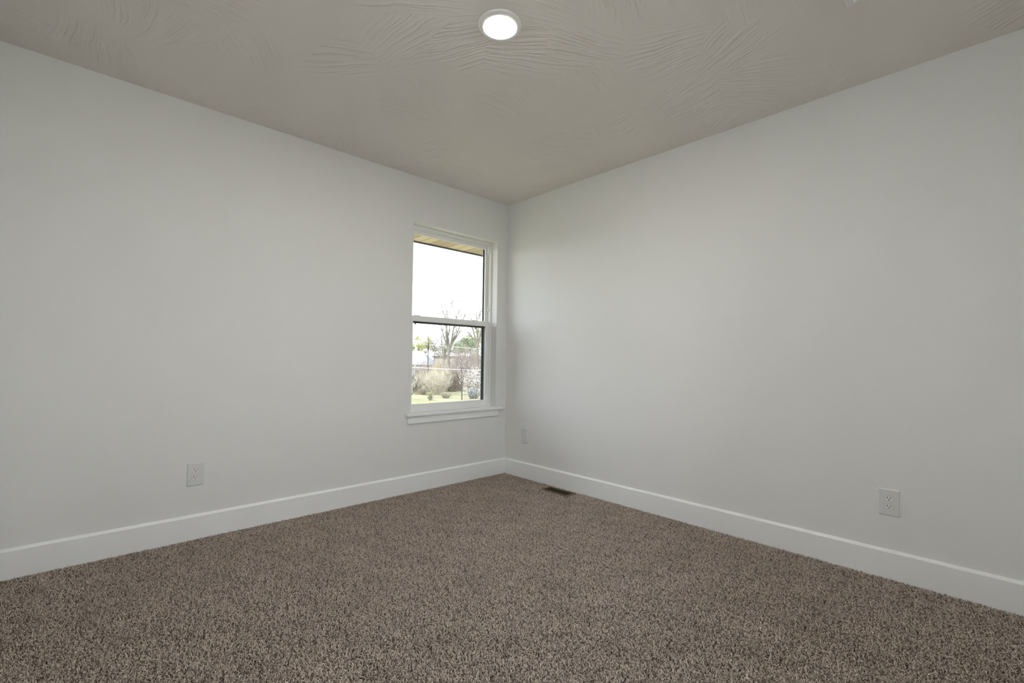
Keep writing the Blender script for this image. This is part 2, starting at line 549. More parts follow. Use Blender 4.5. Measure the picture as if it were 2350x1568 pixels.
# ------------------------------------------------------------------ ceiling vent
VX1, VY1, VL, VW = -0.670, -2.713, 0.36, 0.21
vent = tag(empty('ceiling_vent', (VX1 - VL / 2, VY1 - VW / 2, H)),
           'white slatted air vent grille on the ceiling at the photo edge', 'air vent')
bm = bmesh.new()
loops = []
for ins, dz in ((0.0, 0.0), (0.0005, -0.002), (0.006, -0.0085), (0.022, -0.0085), (0.024, -0.006), (0.024, 0.0)):
    loops.append([bm.verts.new(q) for q in ((VX1 - VL + ins, VY1 - VW + ins, H + dz), (VX1 - ins, VY1 - VW + ins, H + dz), (VX1 - ins, VY1 - ins, H + dz), (VX1 - VL + ins, VY1 - ins, H + dz))])
for A, B in zip(loops, loops[1:]):
    for i in range(4):
        j = (i + 1) % 4
        bm.faces.new((A[i], A[j], B[j], B[i]))
mesh_obj('vent_frame', bm, M_VENT, vent)
bm = bmesh.new(); box(bm, VX1 - VL + 0.024, VX1 - 0.024, VY1 - VW + 0.024, VY1 - 0.024, H - 0.0010, H)
tag(mesh_obj('duct_opening', bm, M_DARK, vent), 'dark opening behind the slats')
slat_me = None
for k in range(8):
    yy = VY1 - 0.030 - k * 0.0205
    if slat_me is None:
        bm = bmesh.new()
        extrude_profile(bm, [(-0.008, -0.0045), (0.0075, -0.0018), (0.0075, -0.0008), (-0.008, -0.0035)],
                        lambda i, a, b: ((-VL / 2 + 0.024, VL / 2 - 0.024)[i], a, b))
        o = mesh_obj('slat', bm, M_VENT); slat_me = o.data
    else:
        o = bpy.data.objects.new('slat', slat_me); COL.objects.link(o)
    o.parent = vent
    o.location = (0, yy - (VY1 - VW / 2), 0)

# ------------------------------------------------------------------ wall outlets
def oval(r, flat, n=28):
    """Outline of a duplex receptacle face: a circle cut flat at top and bottom."""
    pts = []
    for i in range(n):
        a = 2 * PI * i / n
        pts.append((r * math.cos(a), max(-flat, min(flat, r * math.sin(a)))))
    return pts

def prism(bm, pts, y0, y1):
    extrude_profile(bm, pts, lambda i, a, b: (a, (y0, y1)[i], b))

PROTO = None
def make_outlet(loc, rotz, label):
    """Local frame: X along the wall, -Y out of the wall, Z up; origin at the plate's centre on the wall."""
    global PROTO
    if PROTO is None:
        root = empty('wall_outlet', (0, 0, 0))
        bm = bmesh.new()
        w, h = 0.0395, 0.0628
        outer = [(-w, -h), (w, -h), (w, h), (-w, h)]
        inner = [(-w + 0.0022, -h + 0.0040), (w - 0.0022, -h + 0.0040), (w - 0.0022, h - 0.0040), (-w + 0.0022, h - 0.0040)]
        loops = []
        for pts, y in ((outer, 0.0), (outer, -0.0022), (inner, -0.0062)):
            loops.append([bm.verts.new((a, y, b)) for a, b in pts])
        for A, B in zip(loops, loops[1:]):
            for i in range(4):
                j = (i + 1) % 4
                bm.faces.new((A[i], A[j], B[j], B[i]))
        bm.faces.new(loops[-1]); bm.faces.new(loops[0][::-1])
        o = mesh_obj('cover_plate', bm, M_PLATE); o.parent = root
        for s in (1, -1):
            zc = s * 0.0195
            bm = bmesh.new()
            prism(bm, oval(0.0176, 0.0142), -0.0065, -0.0060)
            g = mesh_obj('receptacle_gap', bm, M_GREYV); g.parent = root; g.location = (0, 0, zc)
            bm = bmesh.new()
            prism(bm, oval(0.0168, 0.0134), -0.0078, -0.0060)
            rc = mesh_obj('receptacle', bm, M_FACE); rc.parent = root; rc.location = (0, 0, zc)
            for sx, hh in ((-0.0064, 0.0043), (0.0064, 0.0036)):
                bm = bmesh.new(); box(bm, -0.0012, 0.0012, -0.0081, -0.0070, -hh, hh)
                q = mesh_obj('slot', bm, M_DARK); q.parent = rc; q.location = (sx, 0, 0.0042)
            bm = bmesh.new()
            prism(bm, [(0.0023 * math.cos(k * PI / 5), -0.0012 + 0.0025 * math.sin(k * PI / 5)) for k in range(10)], -0.0081, -0.0070)
            q = mesh_obj('ground_hole', bm, M_DARK); q.parent = rc; q.location = (0, 0, -0.0045)
        PROTO = root
        r = root
    else:
        r = PROTO.copy(); COL.objects.link(r)
        for ch in list(PROTO.children):
            c = ch.copy(); COL.objects.link(c); c.parent = r
            for g in ch.children:
                d = g.copy(); COL.objects.link(d); d.parent = c
    r.location = loc
    r.rotation_euler = (0, 0, rotz)
    return tag(r, label, 'outlet', 'duplex wall outlets near the floor')

make_outlet((-2.3487, 0.0, 0.3530), 0.0, 'white duplex outlet on the wall with the window, above the baseboard')
make_outlet((0.0, -2.7262, 0.3530), -PI / 2, 'white duplex outlet on the windowless wall, far from the corner')
make_outlet((0.0, -0.2545, 0.3580), -PI / 2, 'white duplex outlet beside the room corner, above the floor vent')

# ------------------------------------------------------------------ floor register
RX0, RX1, RY0, RY1 = -0.142, -0.058, -0.842, -0.612     # opening
reg = tag(empty('floor_vent', ((RX0 + RX1) / 2, (RY0 + RY1) / 2, -0.012)),
          'brown metal floor vent sunk in the carpet beside the baseboard', 'floor vent')
bm = bmesh.new()
RO = 0.013
zt, zo = -0.0005, -0.0045
lo = [(RX0 - RO, RY0 - RO * 1.6), (RX1 + RO, RY0 - RO * 1.6), (RX1 + RO, RY1 + RO * 1.6), (RX0 - RO, RY1 + RO * 1.6)]
li = [(RX0, RY0), (RX1, RY0), (RX1, RY1), (RX0, RY1)]
L0 = [bm.verts.new((a, b, -0.0125)) for a, b in lo]
L1 = [bm.verts.new((a, b, zo)) for a, b in lo]
L2 = [bm.verts.new((a * 0.86 + c * 0.14, b * 0.86 + d * 0.14, zt)) for (a, b), (c, d) in zip(lo, li)]
L3 = [bm.verts.new((a, b, zt)) for a, b in li]
L4 = [bm.verts.new((a, b, -0.0125)) for a, b in li]
for A, B in ((L0, L1), (L1, L2), (L2, L3), (L3, L4)):
    for i in range(4):
        j = (i + 1) % 4
        bm.faces.new((A[i], A[j], B[j], B[i]))
mesh_obj('vent_frame', bm, M_BRONZE, reg)
bm = bmesh.new(); box(bm, RX0, RX1, RY0, RY1, -0.0128, -0.0120)
tag(mesh_obj('damper_plate', bm, M_BRONZE_D, reg), 'dark plate at the bottom of the opening')
bm = bmesh.new()
n = 26
for k in range(n):
    yy = RY0 + 0.006 + (RY1 - RY0 - 0.012) * k / (n - 1)
    for xa, xb in ((RX0 + 0.002, (RX0 + RX1) / 2 - 0.003), ((RX0 + RX1) / 2 + 0.003, RX1 - 0.002)):
        t = 0.0035
        v = [bm.verts.new(q) for q in ((xa, yy - t, -0.0112), (xb, yy - t, -0.0112), (xb, yy + t, -0.0075), (xa, yy + t, -0.0075))]
        bm.faces.new(v)
box(bm, (RX0 + RX1) / 2 - 0.003, (RX0 + RX1) / 2 + 0.003, RY0, RY1, -0.0115, -0.0085)
tag(mesh_obj('louvers', bm, M_BRONZE_D, reg), kind='stuff')

# ------------------------------------------------------------------ carpet
rng = np.random.default_rng(11)
TX = (-XW - 2 * BT) / 11.0
TY = (-YW - 2 * BT) / 11.0
def tufts(x0, x1, y0, y1, skip=None, spacing=0.0044):
    """Twisted, leaning yarn ends: four rings of four corners and a tip each."""
    nx, ny = int((x1 - x0) / spacing), int((y1 - y0) / spacing)
    gx, gy = np.meshgrid((np.arange(nx) + 0.5) / nx * (x1 - x0) + x0, (np.arange(ny) + 0.5) / ny * (y1 - y0) + y0)
    px = gx.ravel() + rng.uniform(-0.5, 0.5, gx.size) * spacing
    py = gy.ravel() + rng.uniform(-0.5, 0.5, gx.size) * spacing
    if skip:
        k = ~((px > skip[0]) & (px < skip[1]) & (py > skip[2]) & (py < skip[3]))
        px, py = px[k], py[k]
    N = px.size
    az = rng.uniform(0, 2 * np.pi, N)
    lean = rng.uniform(0.2, 1.0, N) * 0.0135
    hgt = rng.uniform(0.0080, 0.0158, N)
    tint = np.clip(np.where(rng.random(N) < 0.27, rng.normal(0.15, 0.12, N), rng.normal(0.66, 0.17, N)), 0, 1)
    rad = rng.uniform(0.0010, 0.0018, N)
    swirl = rng.uniform(-0.9, 0.9, N)
    tw = rng.uniform(0, 2 * np.pi, N)
    levels = [(0.0, 0.8), (0.35, 1.0), (0.68, 1.0), (0.92, 0.8)]
    S = 4
    V = np.zeros((N, len(levels) * S + 1, 3))
    for li_, (t, rs) in enumerate(levels):
        bend = np.sin(t * 3.0) * swirl
        cx = px + np.cos(az + bend) * lean * t ** 1.4; cy = py + np.sin(az + bend) * lean * t ** 1.4
        cz = -0.0128 + hgt * t * (1 - 0.42 * t * (lean / 0.0135))
        for s in range(S):
            a = tw + s * 2 * np.pi / S + t * 1.6
            V[:, li_ * S + s, 0] = cx + np.cos(a) * rad * rs
            V[:, li_ * S + s, 1] = cy + np.sin(a) * rad * rs
            V[:, li_ * S + s, 2] = cz + np.sin(a + az) * rad * 0.35
    V[:, -1, 0] = px + np.cos(az + 0.14 * swirl) * lean * 1.08; V[:, -1, 1] = py + np.sin(az + 0.14 * swirl) * lean * 1.08
    V[:, -1, 2] = -0.0128 + hgt * (1 - 0.42 * (lean / 0.0135))
    nv = len(levels) * S + 1
    tris = []
    for l in range(len(levels) - 1):
        for s in range(S):
            a, b = l * S + s, l * S + (s + 1) % S
            tris += [(a, b, b + S), (a, b + S, a + S)]
    top = (len(levels) - 1) * S
    for s in range(S): tris.append((top + s, top + (s + 1) % S, nv - 1))
    tris = np.array(tris)
    Fc = (tris[None, :, :] + (np.arange(N) * nv)[:, None, None]).reshape(-1, 3)
    me = bpy.data.meshes.new('carpet')
    me.vertices.add(N * nv)
    me.vertices.foreach_set('co', V.reshape(-1))
    me.loops.add(Fc.size)
    me.loops.foreach_set('vertex_index', Fc.reshape(-1).astype(np.int32))
    me.polygons.add(len(Fc))
    me.polygons.foreach_set('loop_start', np.arange(0, Fc.size, 3, dtype=np.int32))
    me.polygons.foreach_set('use_smooth', np.ones(len(Fc), dtype=bool))
    me.update(calc_edges=True)
    at = me.attributes.new('tint', 'FLOAT', 'POINT')
    at.data.foreach_set('value', np.repeat(tint, nv).astype(np.float32))
    me.materials.append(M_CARPET)
    return me

tile = tufts(-TX / 2, TX / 2, -TY / 2, TY / 2)
carpet = bpy.data.objects.new('carpet', tile)
COL.objects.link(carpet)
tag(carpet, 'speckled brown and taupe frieze carpet covering the whole floor', 'carpet', kind='stuff')
ng = bpy.data.node_groups.new('carpet_tiles', 'GeometryNodeTree')
ng.interface.new_socket('Geometry', in_out='INPUT', socket_type='NodeSocketGeometry')
ng.interface.new_socket('Geometry', in_out='OUTPUT', socket_type='NodeSocketGeometry')
gi = ng.nodes.new('NodeGroupInput'); go = ng.nodes.new('NodeGroupOutput')
gr = ng.nodes.new('GeometryNodeMeshGrid')
gr.inputs['Size X'].default_value = TX * 10
gr.inputs['Size Y'].default_value = TY * 10
gr.inputs['Vertices X'].default_value = 11
gr.inputs['Vertices Y'].default_value = 11
tr = ng.nodes.new('GeometryNodeTransform')
tr.inputs['Translation'].default_value = (XW / 2, YW / 2, 0)
io = ng.nodes.new('GeometryNodeInstanceOnPoints')
rv = ng.nodes.new('FunctionNodeRandomValue'); rv.data_type = 'INT'
for s in rv.inputs:
    if s.type == 'INT' and s.name == 'Min': s.default_value = 0
    if s.type == 'INT' and s.name == 'Max': s.default_value = 1
rout = [s for s in rv.outputs if s.type == 'INT'][0]
mu = ng.nodes.new('ShaderNodeMath'); mu.operation = 'MULTIPLY'; mu.inputs[1].default_value = PI
cx = ng.nodes.new('ShaderNodeCombineXYZ')
# the two tiles around the floor vent are left out: they are built apart, with the hole in them
pos = ng.nodes.new('GeometryNodeInputPosition')
sx = ng.nodes.new('ShaderNodeSeparateXYZ')
ng.links.new(pos.outputs[0], sx.inputs[0])
def cmp(sock, op, val):
    n = ng.nodes.new('FunctionNodeCompare'); n.data_type = 'FLOAT'; n.operation = op
    ng.links.new(sock, n.inputs[0]); n.inputs[1].default_value = val
    return n.outputs[0]
def boolean(op, a, b=None):
    n = ng.nodes.new('FunctionNodeBooleanMath'); n.operation = op
    ng.links.new(a, n.inputs[0])
    if b is not None: ng.links.new(b, n.inputs[1])
    return n.outputs[0]
PX1, PX0 = -BT, -BT - TX
PY1, PY0 = -BT - TY, -BT - 3 * TY
inside = boolean('AND', cmp(sx.outputs[0], 'GREATER_THAN', PX0),
                 boolean('AND', cmp(sx.outputs[1], 'GREATER_THAN', PY0), cmp(sx.outputs[1], 'LESS_THAN', PY1)))
keep = boolean('NOT', inside)
ng.links.new(gr.outputs['Mesh'], tr.inputs['Geometry'])
ng.links.new(tr.outputs['Geometry'], io.inputs['Points'])
ng.links.new(gi.outputs[0], io.inputs['Instance'])
ng.links.new(rout, mu.inputs[0]); ng.links.new(mu.outputs[0], cx.inputs[2])
ng.links.new(cx.outputs[0], io.inputs['Rotation'])
ng.links.new(keep, io.inputs['Selection'])
ng.links.new(io.outputs[0], go.inputs[0])
md = carpet.modifiers.new('tiles', 'NODES'); md.node_group = ng
patch = bpy.data.objects.new('carpet_cutout', tufts(PX0, PX1, PY0, PY1, (RX0 - 0.011, RX1 + 0.011, RY0 - 0.018, RY1 + 0.018)))
COL.objects.link(patch)
patch.parent = carpet
patch['kind'] = 'stuff'

# ------------------------------------------------------------------ eave over the window
SOFZ, EY0, EY1 = 2.20, T, 0.925
M_SOFFIT = plain('tan_vinyl_soffit', (0.520, 0.415, 0.315), 0.5, 0.4, 0.0, 0.04)
def perforated_mat():
    """Vented soffit: the same tan vinyl with rows of small dark slots across the panel."""
    m, nt, b = new_mat('perforated_vinyl_soffit')
    tc = nt.nodes.new('ShaderNodeTexCoord')
    mp = nt.nodes.new('ShaderNodeMapping')
    nt.links.new(tc.outputs['Object'], mp.inputs['Vector'])
    wv = nt.nodes.new('ShaderNodeTexWave')
    wv.wave_type = 'BANDS'; wv.bands_direction = 'X'
    wv.inputs['Scale'].default_value = 34.0
    wv.inputs['Distortion'].default_value = 0.3
    nt.links.new(mp.outputs[0], wv.inputs['Vector'])
    rp = nt.nodes.new('ShaderNodeValToRGB')
    rp.color_ramp.elements[0].position = 0.25; rp.color_ramp.elements[0].color = (0.21, 0.155, 0.11, 1)
    rp.color_ramp.elements[1].position = 0.60; rp.color_ramp.elements[1].color = (0.50, 0.40, 0.31, 1)
    nt.links.new(wv.outputs['Fac'], rp.inputs[0])
    nt.links.new(rp.outputs[0], b.inputs['Base Color'])
    b.inputs['Roughness'].default_value = 0.55
    return m
M_PERF = perforated_mat()
M_GUTTER = plain('dark_gutter', (0.035, 0.035, 0.045), 0.4, 0.5)
M_SEAM = plain('brown_seam', (0.20, 0.14, 0.09), 0.7)
eave = tag(empty('roof_eave', (-0.55, EY0, SOFZ)), kind='structure')
bm = bmesh.new(); box(bm, -4.2, 4.2, EY0, EY1, SOFZ + 0.010, SOFZ + 0.03)
mesh_obj('eave_board', bm, M_SEAM, eave)
pitch = 0.1125
flat_me = bpy.data.meshes.new('soffit_panel')
bmq = bmesh.new()
box(bmq, -pitch / 2 + 0.004, pitch / 2 - 0.004, 0, EY1 - EY0 - 0.004, 0.0, 0.012, 0.002)
bmesh.ops.recalc_face_normals(bmq, faces=bmq.faces)
bmq.to_mesh(flat_me); bmq.free()
perf_me = flat_me.copy()
flat_me.materials.append(M_SOFFIT); perf_me.materials.append(M_PERF)
for k in range(-26, 34):
    o = bpy.data.objects.new('soffit_panel', flat_me if (k % 4) in (0, 1) else perf_me)
    COL.objects.link(o); o.parent = eave
    o.location = (-0.475 + (k + 0.5) * pitch + 0.55, 0.002, 0)
bm = bmesh.new()
box(bm, -4.2, 4.2, EY1, EY1 + 0.022, SOFZ - 0.012, SOFZ + 0.16)
extrude_profile(bm, [(EY1 + 0.022, SOFZ + 0.02), (EY1 + 0.085, SOFZ + 0.02), (EY1 + 0.115, SOFZ + 0.09), (EY1 + 0.115, SOFZ + 0.13), (EY1 + 0.022, SOFZ + 0.13)],
                lambda i, a, b: ((-4.2, 4.2)[i], a, b))
mesh_obj('gutter', bm, M_GUTTER, eave)
bm = bmesh.new()
extrude_profile(bm, [(EY1 + 0.02, SOFZ + 0.03), (EY1 + 0.02, SOFZ + 0.17), (-4.0, SOFZ + 2.2), (-4.0, SOFZ + 2.0)],
                lambda i, a, b: ((-4.2, 4.2)[i], a, b))
mesh_obj('roof_slope', bm, plain('roof_shingle', (0.16, 0.15, 0.14), 0.9), eave)

# ------------------------------------------------------------------ ground
def ground_z(x, y):
    d = 0.686 * (x + 2.86) + 0.726 * (y + 3.11)
    t = min(1.0, max(0.0, (d - 58.0) / 50.0))
    return -2.2 + 2.3 * t * t * (3 - 2 * t)

def ground_mat():
    m, nt, b = new_mat('spring_lawn')
    b.inputs['Roughness'].default_value = 0.95
    b.inputs['Specular IOR Level'].default_value = 0.1
    ge = nt.nodes.new('ShaderNodeNewGeometry')
    n1 = nt.nodes.new('ShaderNodeTexNoise'); n1.inputs['Scale'].default_value = 0.35; n1.inputs['Detail'].default_value = 6.0
    n2 = nt.nodes.new('ShaderNodeTexNoise'); n2.inputs['Scale'].default_value = 3.0; n2.inputs['Detail'].default_value = 8.0
    nt.links.new(ge.outputs['Position'], n1.inputs['Vector'])
    nt.links.new(ge.outputs['Position'], n2.inputs['Vector'])
    r1 = nt.nodes.new('ShaderNodeValToRGB')
    r1.color_ramp.elements[0].position = 0.35; r1.color_ramp.elements[0].color = (0.265, 0.245, 0.11, 1)
    r1.color_ramp.elements[1].position = 0.65; r1.color_ramp.elements[1].color = (0.34, 0.285, 0.175, 1)
    nt.links.new(n1.outputs['Fac'], r1.inputs[0])
    mr = nt.nodes.new('ShaderNodeMapRange')
    mr.inputs['To Min'].default_value = 0.65; mr.inputs['To Max'].default_value = 1.3
    nt.links.new(n2.outputs['Fac'], mr.inputs['Value'])
    mx = nt.nodes.new('ShaderNodeMix'); mx.data_type = 'RGBA'; mx.blend_type = 'MULTIPLY'; mx.inputs[0].default_value = 1.0
    nt.links.new(r1.outputs[0], mx.inputs[6]); nt.links.new(mr.outputs[0], mx.inputs[7])
    nt.links.new(mx.outputs[2], b.inputs['Base Color'])
    return m
gv, gf = [], []
xs = [-160 + i * 8 for i in range(53)]
ys = [-120 + i * 8 for i in range(53)]
for y in ys:
    for x in xs:
        gv.append((x, y, ground_z(x, y) + 0.05 * math.sin(x * 0.31) * math.cos(y * 0.27)))
for j in range(len(ys) - 1):
    for i in range(len(xs) - 1):
        a = j * len(xs) + i
        gf.append((a, a + 1, a + 1 + len(xs), a + len(xs)))
gm = bpy.data.meshes.new('ground'); gm.from_pydata(gv, [], gf); gm.materials.append(ground_mat())
for p in gm.polygons: p.use_smooth = True
go_ = bpy.data.objects.new('ground', gm); COL.objects.link(go_); tag(go_, kind='structure')

# ------------------------------------------------------------------ plants
def mk(name, verts, faces, mat, parent=None, origin=None):
    if origin is not None:
        verts = [(x - origin[0], y - origin[1], z - origin[2]) for x, y, z in verts]
    me = bpy.data.meshes.new(name); me.from_pydata(verts, [], faces); me.materials.append(mat); me.update()
    o = bpy.data.objects.new(name, me); COL.objects.link(o)
    if parent: o.parent = parent
    return o

def tube(V, Fc, pts, rads, n=4):
    base = len(V)
    for k, (p, r) in enumerate(zip(pts, rads)):
        d = (pts[min(k + 1, len(pts) - 1)] - pts[max(k - 1, 0)]).normalized()
        s = d.orthogonal().normalized(); t = d.cross(s)
        for i in range(n):
            a = 2 * PI * i / n
            V.append(tuple(p + (s * math.cos(a) + t * math.sin(a)) * r))
    for k in range(len(pts) - 1):
        for i in range(n):
            j = (i + 1) % n
            a = base + k * n
            Fc.append((a + i, a + j, a + n + j, a + n + i))

def grow(V, Fc, rnd, p, d, length, r, level, maxl, up=0.25, spread=0.75, kids=(3, 5), shrink=0.62, tips=None):
    seg = 4 if level < 2 else 3
    pts, rads, dirs = [p.copy()], [r], [d.copy()]
    q = p.copy(); dd = d.normalized()
    for k in range(seg):
        dd = (dd + Vector((rnd.uniform(-1, 1), rnd.uniform(-1, 1), rnd.uniform(-0.6, 0.9) + up)) * 0.16).normalized()
        q = q + dd * (length / seg)
        pts.append(q.copy()); dirs.append(dd.copy()); rads.append(max(0.0085, r * (1 - 0.60 * (k + 1) / seg)))
    tube(V, Fc, pts, rads, 6 if level == 0 else 4 if level < 3 else 3)
    if tips is not None and level >= maxl - 1: tips.extend(pts[1:])
    if level < maxl:
        for c in range(rnd.randint(*kids)):
            k = rnd.randint(1 if level else 2, seg)
            side = Vector((rnd.uniform(-1, 1), rnd.uniform(-1, 1), rnd.uniform(-0.25, 0.5)))
            nd = (dirs[k] + side.normalized() * spread * rnd.uniform(0.6, 1.2)).normalized()
            grow(V, Fc, rnd, pts[k], nd, length * shrink * rnd.uniform(0.75, 1.2), rads[k] * 0.72, level + 1, maxl, up, spread, kids, shrink, tips)

def leaves(V, Fc, rnd, centres, size, jitter):
    for c in centres:
        p = Vector(c) + Vector((rnd.gauss(0, 1), rnd.gauss(0, 1), rnd.gauss(0, 1))) * jitter
        a = Vector((rnd.gauss(0, 1), rnd.gauss(0, 1), rnd.gauss(0, 1))).normalized()
        b = a.orthogonal().normalized(); a2 = a.cross(b)
        s = size * rnd.uniform(0.6, 1.4)
        i = len(V)
        V += [tuple(p + b * s), tuple(p + a2 * s * 0.7), tuple(p - b * s), tuple(p - a2 * s * 0.7)]
        Fc.append((i, i + 1, i + 2, i + 3))

def bark(name, col): return plain(name, col, 0.9, 0.15, 0.0, 0.25, 3.0)
def leaf(name, col):
    m = plain(name, col, 0.8, 0.15, 0.0, 0.25, 1.5)
    return m
BARK_GREY = bark('grey_bark', (0.200, 0.180, 0.148))
BARK_DARK = bark('dark_bark', (0.071, 0.059, 0.046))
TWIG_PALE = bark('straw_twigs', (0.446, 0.396, 0.302))
TWIG_PINK = bark('pinkish_twigs', (0.360, 0.295, 0.259))
TWIG_BROWN = bark('brown_twigs', (0.245, 0.187, 0.144))
LEAF_YG = leaf('yellow_green_leaves', (0.520, 0.510, 0.250))
LEAF_DARK = leaf('grey_green_leaves', (0.300, 0.330, 0.210))
LEAF_PALE = leaf('pale_green_leaves', (0.460, 0.460, 0.270))
LEAF_GREEN = leaf('fresh_green_leaves', (0.238, 0.302, 0.115))
BLOOM_Y = leaf('yellow_blooms', (0.562, 0.446, 0.115))
BLOOM_W = leaf('white_blooms', (0.80, 0.78, 0.72))

def bare_tree(x, y, trunk_top, r, limbs, seed, label, mat=BARK_GREY, maxl=3, kids=(3, 5), spread=0.7, shrink=0.55, up=0.35):
    """One trunk, then main limbs towards the given end points, each with finer branches."""
    rnd = random.Random(seed)
    z = ground_z(x, y) - 0.15
    root = tag(empty('bare_tree', (x, y, z)), label, 'tree')
    V, Fc = [], []
    o = Vector((x, y, z)); t = Vector(trunk_top)
    tube(V, Fc, [o, o.lerp(t, 0.35) + Vector((r * 0.5, 0, 0)), o.lerp(t, 0.7) - Vector((r * 0.4, 0, 0)), t], [r * 1.15, r, r * 0.9, r * 0.8], 7)
    for e in limbs:
        st = o.lerp(t, rnd.uniform(0.78, 1.0)); d = Vector(e) - st
        grow(V, Fc, rnd, st, d, d.length, r * rnd.uniform(0.5, 0.7), 1, maxl, up, spread, kids, shrink)
    mk('trunk', V, Fc, mat, root, (x, y, z))
    return root

def leafy_tree(x, y, cz, rx, rz, n, size, seed, label, mat, name='leafy_tree', trunk=BARK_GREY, hollow=0.4):
    rnd = random.Random(seed)
    z = ground_z(x, y) - 0.1
    root = tag(empty(name, (x, y, z)), label, 'tree')
    V, Fc, tips = [], [], []
    o = Vector((x, y, z))
    grow(V, Fc, rnd, o, Vector((0, 0, 1)), (cz - z) * 0.9, 0.05 + 0.02 * (cz - z), 0, 2, 0.3, 0.7, (4, 6), 0.5)
    mk('trunk', V, Fc, trunk, root, (x, y, z))
    blobs = [(rnd.gauss(0, 0.45), rnd.gauss(0, 0.45), rnd.gauss(0, 0.45), rnd.uniform(0.35, 0.6)) for _ in range(14)]
    cs = []
    for i in range(n):
        bx, by, bz, br = rnd.choice(blobs)
        v = Vector((rnd.gauss(0, 1), rnd.gauss(0, 1), rnd.gauss(0, 1))).normalized() * br * rnd.uniform(hollow, 1.0)
        cs.append((x + (bx + v.x) * rx, y + (by + v.y) * rx, cz + (bz + v.z) * rz))
    V, Fc = [], []
    leaves(V, Fc, rnd, cs, size, size * 0.5)
    mk('foliage', V, Fc, mat, root, (x, y, z))
    return root

def twig_shrub(x, y, height, width, n, seed, label, mat, bloom=None, nb=0, bsize=0.05, name='bare_shrub', r=0.016, cat='shrub', lift=0.0, group=None):
    rnd = random.Random(seed)
    z = ground_z(x, y) - 0.05
    root = tag(empty(name, (x, y, z)), label, cat, group)
    V, Fc, tips = [], [], []
    for i in range(n):
        a = rnd.uniform(0, 2 * PI); q = math.sqrt(rnd.random())
        bx, by = math.cos(a) * q * width * 0.3, math.sin(a) * q * width * 0.3
        h = height * rnd.uniform(0.55, 1.0) * (1 - 0.3 * q * q)
        ex, ey = math.cos(a) * q * width, math.sin(a) * q * width
        p0 = Vector((x + bx, y + by, z))
        pts = [p0]
        for k in range(1, 5):
            t = k / 4
            pts.append(Vector((x + bx + (ex - bx) * t ** 1.5 + rnd.gauss(0, 0.04) * width, y + by + (ey - by) * t ** 1.5 + rnd.gauss(0, 0.04) * width, z + h * t)))
        tube(V, Fc, pts, [r * (1 - 0.17 * k) for k in range(5)], 3)
        for k in range(5):
            s = rnd.randint(1, 3); t = rnd.random()
            b0 = pts[s].lerp(pts[s + 1], t)
            dv = Vector((rnd.gauss(0, 1), rnd.gauss(0, 1), rnd.gauss(0.6, 0.7))).normalized() * height * rnd.uniform(0.12, 0.28)
            b1 = b0 + dv * 0.5; b2 = b0 + dv + Vector((rnd.gauss(0, 1), rnd.gauss(0, 1), 0)) * 0.03 * height
            tube(V, Fc, [b0, b1, b2], [r * 0.55, r * 0.4, r * 0.2], 3)
            tips += [b1, b2]
        tips += pts[2:]
    mk('branches', V, Fc, mat, root, (x, y, z))
    if bloom:
        V, Fc = [], []
        cs = [rnd.choice(tips) for _ in range(nb)]
        leaves(V, Fc, rnd, cs, bsize, bsize * 1.5)
        mk('blossoms' if bloom in (BLOOM_W, BLOOM_Y) else 'foliage', V, Fc, bloom, root, (x, y, z))
    return root

bare_tree(29.5, 42.05, (29.42, 41.98, 2.6), 0.19, [(28.4, 42.7, 6.6), (29.1, 42.0, 7.6), (29.7, 41.4, 7.2), (30.5, 40.7, 6.4), (28.2, 43.1, 4.8), (30.4, 41.0, 4.6)],
          5, 'tall bare grey tree rising above the window rail, central in the view', maxl=4, kids=(3, 5))
bare_tree(30.1, 37.4, (30.02, 37.3, 3.2), 0.15, [(28.8, 38.3, 5.9), (29.5, 37.7, 6.3), (30.0, 37.1, 6.8), (30.4, 36.6, 6.4), (29.0, 38.3, 3.6)],
          12, 'tall bare tree with a long drooping bough, hard by the right window frame')
bare_tree(24.95, 39.5, (24.86, 39.44, 2.7), 0.055, [(25.1, 39.2, 3.7), (24.6, 39.7, 3.4)], 31, 'thin dark forked sapling in front of the yellow-green tree', BARK_DARK, maxl=2, kids=(2, 3))
bare_tree(19.74, 26.6, (19.72, 26.58, -0.9), 0.045, [(19.6, 26.8, 0.1), (19.85, 26.4, 0.2), (19.75, 26.6, 0.5)], 8, 'slim dark-trunked young tree beside two pale stakes', BARK_DARK, kids=(3, 4), spread=0.5)
bare_tree(16.25, 28.55, (16.22, 28.57, -1.85), 0.05, [(15.9, 28.9, -0.9), (16.6, 28.2, -0.95), (16.9, 27.9, -1.2), (16.2, 28.6, -0.8)], 21, 'small low-forked dark tree at the bottom left of the window', BARK_DARK, maxl=3, kids=(5, 7), spread=1.0)

leafy_tree(45.9, 74.5, 3.3, 2.5, 2.1, 6500, 0.095, 41, 'yellow-green leafing tree behind the grey roof', LEAF_YG, hollow=0.2)
leafy_tree(48.9, 64.8, 3.7, 2.6, 1.7, 8000, 0.095, 42, 'dark grey-green dense tree right of the tall bare trunk', LEAF_DARK, 'dense_tree', hollow=0.2)
leafy_tree(56.5, 71.3, 4.9, 3.2, 2.0, 6500, 0.11, 43, 'pale green tree crown farthest right, behind the dark one', LEAF_PALE, hollow=0.2)
leafy_tree(49.0, 86.0, 4.4, 1.8, 1.6, 900, 0.10, 44, 'thin hazy tree at the far left of the view', LEAF_PALE)
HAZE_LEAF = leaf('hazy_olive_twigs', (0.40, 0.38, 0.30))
leafy_tree(53.6, 81.0, 4.0, 2.6, 1.8, 1500, 0.12, 80, 'distant hazy olive tree between the grey roof and the tall bare trunk', HAZE_LEAF, hollow=0.1)
